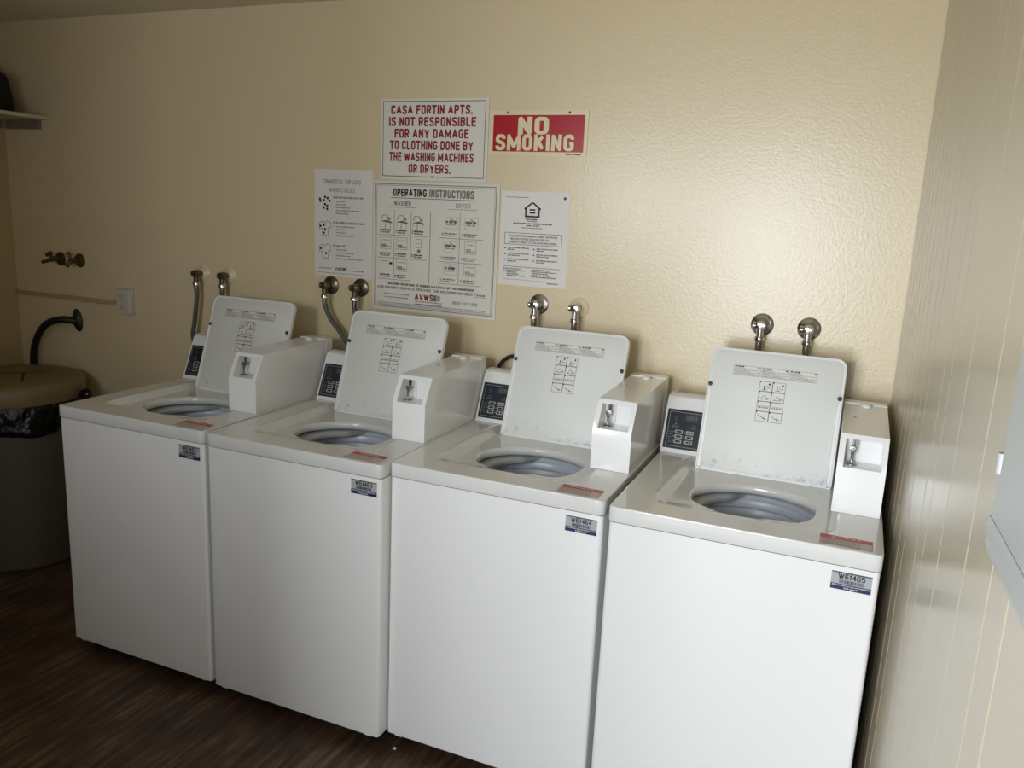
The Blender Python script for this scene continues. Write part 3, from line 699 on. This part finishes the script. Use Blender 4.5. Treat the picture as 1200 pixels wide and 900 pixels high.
# ------------------------------------------------------------------ signs and papers on the back wall
def sheet(name, label, x0, x1, z0, z1, m, thick, cat='sign', rot=0.0):
    bm = bmesh.new(); box(bm, 0, x1 - x0, -thick, -0.0004, 0, z1 - z0)
    o = obj(name, bm, M[m]); o.location = (x0, YW, z0); o.rotation_euler = (0, rot, 0); tag(o, label, cat)
    return o, Flat(lambda u, v, l: Vector((u, -thick - 0.0004 - l, v))), x1 - x0, z1 - z0
# sign 1
o, F, w, h = sheet('notice_sign', 'white sign with red capitals about clothing damage, topmost on the wall', 0.789, 1.232, 1.757, 2.047, 'signwhite', 0.004)
F.frame('ink', 0.008, w - 0.012, 0.012, h - 0.008, 0.0022)
rows = [('CASA FORTIN APTS.', 0.036, 0.373), ('IS NOT RESPONSIBLE', 0.028, 0.388), ('FOR ANY DAMAGE', 0.052, 0.360), ('TO CLOTHING DONE BY', 0.033, 0.380), ('THE WASHING MACHINES', 0.031, 0.383), ('OR DRYERS.', 0.115, 0.291)]
for i, (t, a, b) in enumerate(rows):
    F.text('redink', t, a + 0.006, b + 0.006, h - 0.055 - i * 0.0418, h - 0.0225 - i * 0.0418, 0.026)
F.build({'redink': 'lettering', 'ink': 'border'}, o)
for x, z in ((w / 2, h - 0.011), (w / 2, 0.014)):
    bm = bmesh.new(); lathe(bm, [(0.004, 0), (0.004, 0.002), (0.001, 0.003)], (x, -0.004, z), (0, -1, 0), n=10, cap1=True); obj('screw', bm, M['steel'], o)
# sign 2
o, F, w, h = sheet('no_smoking_sign', 'red and cream NO SMOKING sign with two nails', 1.238, 1.603, 1.853, 2.004, 'cream', 0.003)
F.rect('signred', 0.013, w - 0.013, 0.013, h - 0.015)
F.text('cream', 'NO', 0.108, 0.223, 0.0705, 0.130, 0.035, 0.0004); F.text('cream', 'SMOKING', 0.024, 0.318, 0.0165, 0.0715, 0.032, 0.0004)
F.words('redink', 0.290, 0.345, 0.004, 0.004)
F.build({'signred': 'red_field', 'cream': 'lettering', 'redink': 'fine_print'}, o)
for x in (0.068, w - 0.068):
    bm = bmesh.new(); lathe(bm, [(0.004, 0), (0.004, 0.002), (0.001, 0.003)], (x, -0.003, h - 0.007), (0, -1, 0), n=10, cap1=True); obj('nail', bm, M['dot'], o)
# left paper
o, F, w, h = sheet('instruction_poster', 'small faded white paper with spotted shirt drawings, leftmost on the wall', 0.483, 0.753, 1.373, 1.788, 'paper_grey', 0.0012, 'poster')
F.text('faint_ink', 'COMMERCIAL TOP LOAD', 0.040, 0.215, h - 0.055, h - 0.038, 0.01); F.text('faint_ink', 'WASH CYCLES', 0.07, 0.19, h - 0.086, h - 0.069, 0.01)
def shirt(cx, cz, n, out):
    P = [(-0.028, 0.018), (-0.012, 0.028), (0.0, 0.020), (0.010, 0.030), (0.030, 0.020), (0.027, 0.002), (0.016, 0.005), (0.014, -0.028), (-0.012, -0.028), (-0.013, 0.0), (-0.026, -0.004)]
    P = [(cx + a, cz + b) for a, b in P]
    if out:
        for a, b in zip(P, P[1:] + P[:1]): F.seg('ink', a, b, 0.0016)
    spots = [(-0.022, 0.008), (-0.006, 0.012), (0.0, -0.004), (-0.006, -0.018), (0.012, 0.020), (0.022, 0.010), (0.010, -0.010), (0.010, -0.022), (-0.024, 0.016), (0.0, 0.024)]
    for a, b in (spots[:n] if n != 2 else [(-0.020, 0.010), (0.004, -0.008)]):
        F.poly('ink', [(cx + a + 0.0056 * math.cos(k * PI / 3), cz + b + 0.0056 * math.sin(k * PI / 3)) for k in range(6)])
for k, (zc_, n) in enumerate(((0.285, 10), (0.188, 4), (0.098, 2))):
    shirt(0.050, zc_, n, k > 0)
    F.words('faint_ink', 0.088, (0.232, 0.235, 0.145)[k], zc_ + 0.020, 0.0065)
    for j in range((5, 4, 4)[k]): F.words('faint_ink', 0.102, 0.102 + random.uniform(0.04, 0.125), zc_ + 0.006 - j * 0.0115, 0.004)
F.text('redink', 'AVWS', 0.095, 0.131, 0.0245, 0.0385, 0.03); F.rect('grey_ink', 0.132, 0.152, 0.0255, 0.0375)
F.words('faint_ink', 0.022, 0.08, 0.029, 0.004); F.words('faint_ink', 0.18, 0.235, 0.025, 0.004); F.rect('grey_ink', 0.012, w - 0.014, 0.0125, 0.014)
F.build({'ink': 'print', 'faint_ink': 'print', 'grey_ink': 'print', 'redink': 'logo'}, o)
# large operating instructions; glare on the right half drawn as paler ink
o, F, w, h = sheet('instruction_sign', 'large square OPERATING INSTRUCTIONS sign with grid of small pictures', 0.758, 1.288, 1.263, 1.752, 'signwhite', 0.005)
F.frame('grey_ink', 0.009, w - 0.012, 0.012, h - 0.010, 0.0028); F.frame('faint_ink', 0.015, w - 0.018, 0.018, h - 0.016, 0.0018)
F.text('ink', 'OPERATING', 0.088, 0.232, 0.4335, 0.462, 0.034); F.text('grey_ink', 'INSTRUCTIONS', 0.243, 0.428, 0.4335, 0.462, 0.034)
F.rect('ink', 0.078, 0.435, 0.4265, 0.4285)
F.text('grey_ink', 'WASHER', 0.092, 0.166, 0.399, 0.416, 0.018); F.rect('grey_ink', 0.07, 0.185, 0.3925, 0.3945)
F.text('faint_ink', 'DRYER', 0.355, 0.415, 0.399, 0.416, 0.01); F.rect('faint_ink', 0.325, 0.442, 0.3925, 0.3945)
xs = [0.030, 0.095, 0.168, 0.238]; zs = [0.375, 0.2875, 0.2, 0.118]
F.rect('grey_ink', 0.0945, 0.0962, 0.118, 0.382); F.rect('grey_ink', 0.1672, 0.1689, 0.118, 0.382); F.rect('grey_ink', 0.2495, 0.2518, 0.112, 0.382)
F.rect('grey_ink', 0.3735, 0.3752, 0.118, 0.382)
for z in (0.2875, 0.2): F.rect('grey_ink', 0.022, 0.238, z, z + 0.0016); F.rect('grey_ink', 0.288, 0.470, z, z + 0.0016)
F.rect('grey_ink', 0.022, 0.168, 0.118, 0.1196); F.rect('grey_ink', 0.288, 0.470, 0.118, 0.1196)
def machine(u, v, s=1.0):
    F.frame('grey_ink', u + 0.006, u + 0.048 * s, v + 0.020, v + 0.050, 0.0012); F.poly('grey_ink', [(u + 0.004, v + 0.050), (u + 0.056, v + 0.044), (u + 0.052, v + 0.050), (u + 0.03, v + 0.056)])
    F.seg('ink', (u + 0.008, v + 0.058), (u + 0.014, v + 0.074), 0.0022); F.seg('ink', (u + 0.014, v + 0.074), (u + 0.034, v + 0.074), 0.0016); F.seg('ink', (u + 0.034, v + 0.074), (u + 0.038, v + 0.056), 0.0022); F.rect('grey_ink', u + 0.040, u + 0.047, v + 0.056, v + 0.066)
    F.rect('grey_ink', u + 0.024, u + 0.0262, v + 0.020, v + 0.046)
for k in range(3): machine(0.030 + 0.070 * k, 0.2875)
for a, b in ((0.030, 0.2), (0.102, 0.2), (0.102, 0.118), (0.392, 0.2), (0.392, 0.118)):
    F.frame('grey_ink', a + 0.004, a + 0.052, b + 0.034, b + 0.080, 0.0012)
    F.text('ink' if a < 0.2 else 'grey_ink', '88', a + 0.010, a + 0.030, b + 0.040, b + 0.053, 0.01); F.words('faint_ink', a + 0.032, a + 0.048, b + 0.040, 0.005); F.words('faint_ink', a + 0.012, a + 0.044, b + 0.066, 0.003)
F.frame('grey_ink', 0.190, 0.214, 0.246, 0.278, 0.0013); F.rect('grey_ink', 0.190, 0.214, 0.261, 0.2622); F.poly('grey_ink', [(0.196, 0.228), (0.212, 0.228), (0.210, 0.236), (0.204, 0.242), (0.198, 0.236)])
F.words('ink', 0.075, 0.088, 0.176, 0.007); F.words('faint_ink', 0.034, 0.07, 0.186, 0.003)
for a, b in ((0.305, 0.2875), (0.387, 0.2875), (0.305, 0.2), (0.305, 0.118)):
    F.frame('faint_ink', a + 0.006, a + 0.062, b + 0.036, b + 0.078, 0.0012); F.words('grey_ink', a + 0.010, a + 0.054, b + 0.056, 0.008); F.words('faint_ink', a + 0.014, a + 0.05, b + 0.048, 0.005); F.seg('grey_ink', (a + 0.030, b + 0.074), (a + 0.052, b + 0.056), 0.003)
n = 1
for b in (0.2875, 0.2, 0.118):
    for a in (0.030, 0.100, 0.172):
        if n > 8: break
        F.text('ink', str(n), a, a + 0.006, b + 0.010, b + 0.020, 0.02); F.words('ink', a + 0.010, a + 0.050, b + 0.0155, 0.0042); F.words('grey_ink', a + 0.010, a + 0.046, b + 0.0075, 0.0042); n += 1
n = 1
for b in (0.2875, 0.2, 0.118):
    for a in (0.298, 0.382):
        F.text('grey_ink', str(n), a, a + 0.006, b + 0.010, b + 0.020, 0.02); F.words('grey_ink', a + 0.010, a + 0.062, b + 0.0155, 0.004); F.words('faint_ink', a + 0.010, a + 0.056, b + 0.0075, 0.004); n += 1
F.text('ink', 'WASHING OR DRYING OF RUBBER MATERIAL NOT RECOMMENDED', 0.070, 0.440, 0.0985, 0.1075, 0.02)
F.text('grey_ink', 'FOR PROMPT SERVICE PROVIDE THE MACHINE NUMBER', 0.024, 0.436, 0.0825, 0.0925, 0.018)
F.frame('grey_ink', 0.444, 0.492, 0.078, 0.094, 0.0012); F.words('grey_ink', 0.452, 0.486, 0.083, 0.005)
F.text('redink', 'AVWS', 0.190, 0.270, 0.048, 0.073, 0.034); F.rect('grey_ink', 0.272, 0.285, 0.048, 0.072); F.rect('faint_ink', 0.287, 0.300, 0.050, 0.072)
F.words('faint_ink', 0.192, 0.31, 0.040, 0.0042); F.words('grey_ink', 0.192, 0.31, 0.030, 0.0035)
F.words('faint_ink', 0.052, 0.166, 0.061, 0.004); F.words('faint_ink', 0.055, 0.160, 0.048, 0.004)
F.text('grey_ink', '(800) 247-1100', 0.352, 0.456, 0.044, 0.056, 0.006)
F.words('faint_ink', 0.026, 0.49, 0.0265, 0.003); F.words('faint_ink', 0.026, 0.49, 0.0215, 0.002)
F.build({'ink': 'print', 'grey_ink': 'print', 'faint_ink': 'glare_faint_print', 'redink': 'logo'}, o)
# housing paper
o, F, w, h = sheet('housing_notice', 'white letter-size notice with house emblem, right of the large sign', 1.294, 1.555, 1.398, 1.731, 'paper', 0.0012, 'poster')
F.rect('ink', 0.018, 0.105, h - 0.022, h - 0.0205)
cx, cz = 0.121, 0.258
for a, b in (((-0.031, 0.014), (0, 0.037)), ((0, 0.037), (0.031, 0.014)), ((-0.025, 0.018), (-0.025, -0.012)), ((0.025, 0.018), (0.025, -0.012))): F.seg('ink', (cx + a[0], cz + a[1]), (cx + b[0], cz + b[1]), 0.0058)
F.rect('ink', cx - 0.028, cx + 0.028, cz - 0.0145, cz - 0.0085); F.rect('ink', cx - 0.011, cx + 0.011, cz + 0.009, cz + 0.0145); F.rect('ink', cx - 0.011, cx + 0.011, cz - 0.001, cz + 0.0045)
F.words('grey_ink', cx - 0.024, cx + 0.024, 0.234, 0.004); F.words('grey_ink', cx - 0.018, cx + 0.018, 0.2285, 0.003)
F.words('grey_ink', 0.05, 0.2, 0.219, 0.0042); F.words('grey_ink', 0.1, 0.15, 0.212, 0.0042); F.words('faint_ink', 0.082, 0.162, 0.2045, 0.003)
F.frame('ink', 0.018, 0.238, 0.146, 0.188, 0.0015)
F.text('ink', 'IT IS ILLEGAL TO DISCRIMINATE AGAINST ANY PERSON', 0.036, 0.220, 0.1735, 0.1805, 0.004); F.text('ink', 'BECAUSE OF RACE COLOR RELIGION SEX', 0.042, 0.190, 0.1625, 0.1695, 0.004); F.text('ink', 'HANDICAP FAMILIAL STATUS OR NATIONAL ORIGIN', 0.036, 0.218, 0.1515, 0.1585, 0.004)
for k in range(3):
    z = 0.132 - k * 0.0205
    for a, b in ((0.022, 0.115), (0.134, 0.226)):
        F.poly('ink', [(a + 0.003 * math.cos(t), z + 0.003 * math.sin(t)) for t in [j * PI / 3 for j in range(6)]])
        F.words('grey_ink', a + 0.010, b, z + 0.0005, 0.0036); F.words('grey_ink', a + 0.010, a + random.uniform(0.03, 0.06), z - 0.0065, 0.0036)
F.rect('ink', 0.018, 0.236, 0.0665, 0.068)
for k in range(5): F.words('grey_ink', 0.018 + (k > 1) * 0.014, 0.018 + random.uniform(0.05, 0.085), 0.0575 - k * 0.0062, 0.003)
for k in range(5): F.words('grey_ink', 0.128, 0.128 + random.uniform(0.05, 0.1), 0.0575 - k * 0.0062, 0.0032)
F.rect('grey_ink', 0.02, 0.19, 0.0205, 0.0215); F.words('grey_ink', 0.19, 0.235, 0.013, 0.003)
F.build({'ink': 'print', 'grey_ink': 'print', 'faint_ink': 'print'}, o)
bm = bmesh.new(); lathe(bm, [(0.005, 0), (0.005, 0.002), (0.001, 0.004)], (w - 0.020, -0.0012, h - 0.020), (0, -1, 0), n=12, cap1=True); obj('thumbtack', bm, M['rubber'], o)

# ------------------------------------------------------------------ bin, shelf, far left
BX, BY = -0.925, 0.47
bn = thing('waste_bin', 'tall taupe plastic waste bin in the left corner, bagged and lidded', 'bin', (BX, BY, 0))
bm = bmesh.new(); lathe(bm, [(0.235, 0.0), (0.246, 0.006), (0.248, 0.02), (0.262, 0.66), (0.265, 0.75), (0.255, 0.75), (0.252, 0.66), (0.235, 0.03)], (0, 0, 0), n=64, cap0=True); obj('bin_body', bm, M['bin'], bn, smooth=True, angle=60)
random.seed(3); ph = [random.uniform(0, 6.28) for _ in range(8)]
def crumple(i, a): return 0.003 * math.sin(9 * a + ph[i % 8]) + 0.0035 * math.sin(17 * a + ph[(i + 3) % 8]) + 0.002 * math.sin(31 * a + ph[(i + 5) % 8])
bm = bmesh.new()
prof = [(r_ - 0.018, z_) for r_, z_ in [(0.284, 0.758), (0.293, 0.745), (0.292, 0.725), (0.298, 0.70), (0.293, 0.675), (0.296, 0.65), (0.292, 0.628), (0.284, 0.618)]]
lathe(bm, prof, (0, 0, 0), n=120, wob=crumple)
for v in bm.verts:
    if v.co.z < 0.64: v.co.z += 0.008 * math.sin(5 * math.atan2(v.co.y, v.co.x))
obj('bin_bag', bm, M['bag'], bn, smooth=True, angle=80)
bm = bmesh.new(); lathe(bm, [(0.268, 0.755), (0.286, 0.753), (0.288, 0.765), (0.289, 0.800), (0.285, 0.820), (0.274, 0.834), (0.250, 0.842), (0.18, 0.846), (0.10, 0.848), (0.002, 0.848)], (0, 0, 0), n=72)
ld = obj('bin_lid', bm, M['binlid'], bn, smooth=True, angle=60)
def lidz(x, y):
    P = [(0.0, 0.848), (0.10, 0.848), (0.18, 0.846), (0.250, 0.842), (0.274, 0.834), (0.285, 0.82)]; r = math.hypot(x, y)
    for (a, b), (c, d) in zip(P, P[1:]):
        if r <= c: return b + (d - b) * (r - a) / (c - a)
    return 0.785
def slit(a, b):
    bm = bmesh.new(); n = 14; a = Vector(a); b = Vector(b); s = Vector((-(b - a).y, (b - a).x)).normalized() * 0.0055; rows = []
    for i in range(n + 1):
        p = a + (b - a) * i / n; rows.append([bm.verts.new((q.x, q.y, lidz(q.x, q.y) + 0.0015)) for q in (p - s, p + s)])
    for A, B in zip(rows, rows[1:]): bm.faces.new((A[0], A[1], B[1], B[0]))
    obj('lid_slot', bm, M['slot'], ld)
slit((-0.14, -0.17), (0.085, 0.125)); slit((0.022, 0.035), (0.17, -0.085))
bm = bmesh.new(); tube(bm, bez([(0.235, 0.10, 0.745), (0.275, 0.135, 0.772), (0.292, 0.14, 0.768), (0.285, 0.115, 0.735)], 6), [0.016] * 19, 10)
obj('bag_knot', bm, M['bag'], bn, smooth=True)
sh = thing('wall_shelf', 'pale shelf board high in the left corner', 'shelf', (XL, YW, 1.975))
obj('shelf_board', box(bmesh.new(), 0, 0.30, -1.2, 0, -0.004, 0.012), M['shelf'], sh, bevel=0.001, seg=1)
obj('cleat', box(bmesh.new(), 0.03, 0.245, -0.02, 0, -0.045, -0.004), M['bracket'], sh)
obj('cleat', box(bmesh.new(), 0, 0.02, -1.2, -0.03, -0.045, -0.004), M['bracket'], sh)
bm = bmesh.new(); lathe(bm, [(0.095, 0.0), (0.115, 0.01), (0.112, 0.06), (0.100, 0.12), (0.098, 0.145), (0.085, 0.168), (0.055, 0.182), (0.02, 0.187), (0.001, 0.187)], (0, 0, 0), n=48, wob=lambda i, a: 0.004 * math.sin(5 * a + i) if 0 < i < 6 else 0, cap0=True)
bgo = obj('black_pouch', bm, mat('black_fabric', (16, 14, 14), 0.8, bump=0.3, bscale=90)); bgo.data.shade_smooth(); bgo.location = (-1.155, 0.60, 1.9872)
tag(bgo, 'rounded black bag standing on the corner shelf', 'bag')
sc = obj('paper_scrap', box(bmesh.new(), 0, 0.010, 0, 0.008, 0, 0.006), M['paper'], bevel=0.002); sc.location = (1.348, -0.004, 0.0); tag(sc, 'tiny white scrap on the floor between second and third washers', 'scrap')

# ------------------------------------------------------------------ smoked grey box on the right wall
wb = thing('wall_cabinet', 'grey plastic wall box on the panelled right wall at frame edge', 'wall box', RW(-1.1, 0, 1.5)); off = Vector(wb.location)
def WB(Y, n, z): return RW(Y, n, z) - off
bm = bmesh.new(); box(bm, -1.75, -0.852, 0.0, 0.006, 1.318, 1.95, lambda v: WB(v.x, v.y, v.z)); obj('frame', bm, M['greyedge'], wb, bevel=0.002)
bm = bmesh.new(); box(bm, -1.73, -0.874, 0.004, 0.010, 1.322, 1.93, lambda v: WB(v.x, v.y, v.z)); obj('door_panel', bm, M['greybox'], wb, bevel=0.002)
bm = bmesh.new(); tube(bm, [WB(-0.850, 0.004, 1.372), WB(-0.850, 0.004, 1.398)], 0.0065, 12); obj('hinge_clip', bm, M['greyedge'], wb, smooth=True)
bm = bmesh.new(); prism(bm, [(0.0, 1.318), (0.008, 1.318), (0.010, 1.306), (0.007, 1.304), (0.010, 1.296), (0.007, 1.293), (0.009, 1.284), (0.004, 1.270), (0.0, 1.270)], -1.75, -0.850, lambda y, q: WB(y, q[0], q[1])); obj('ribbed_apron', bm, M['greybox'], wb)
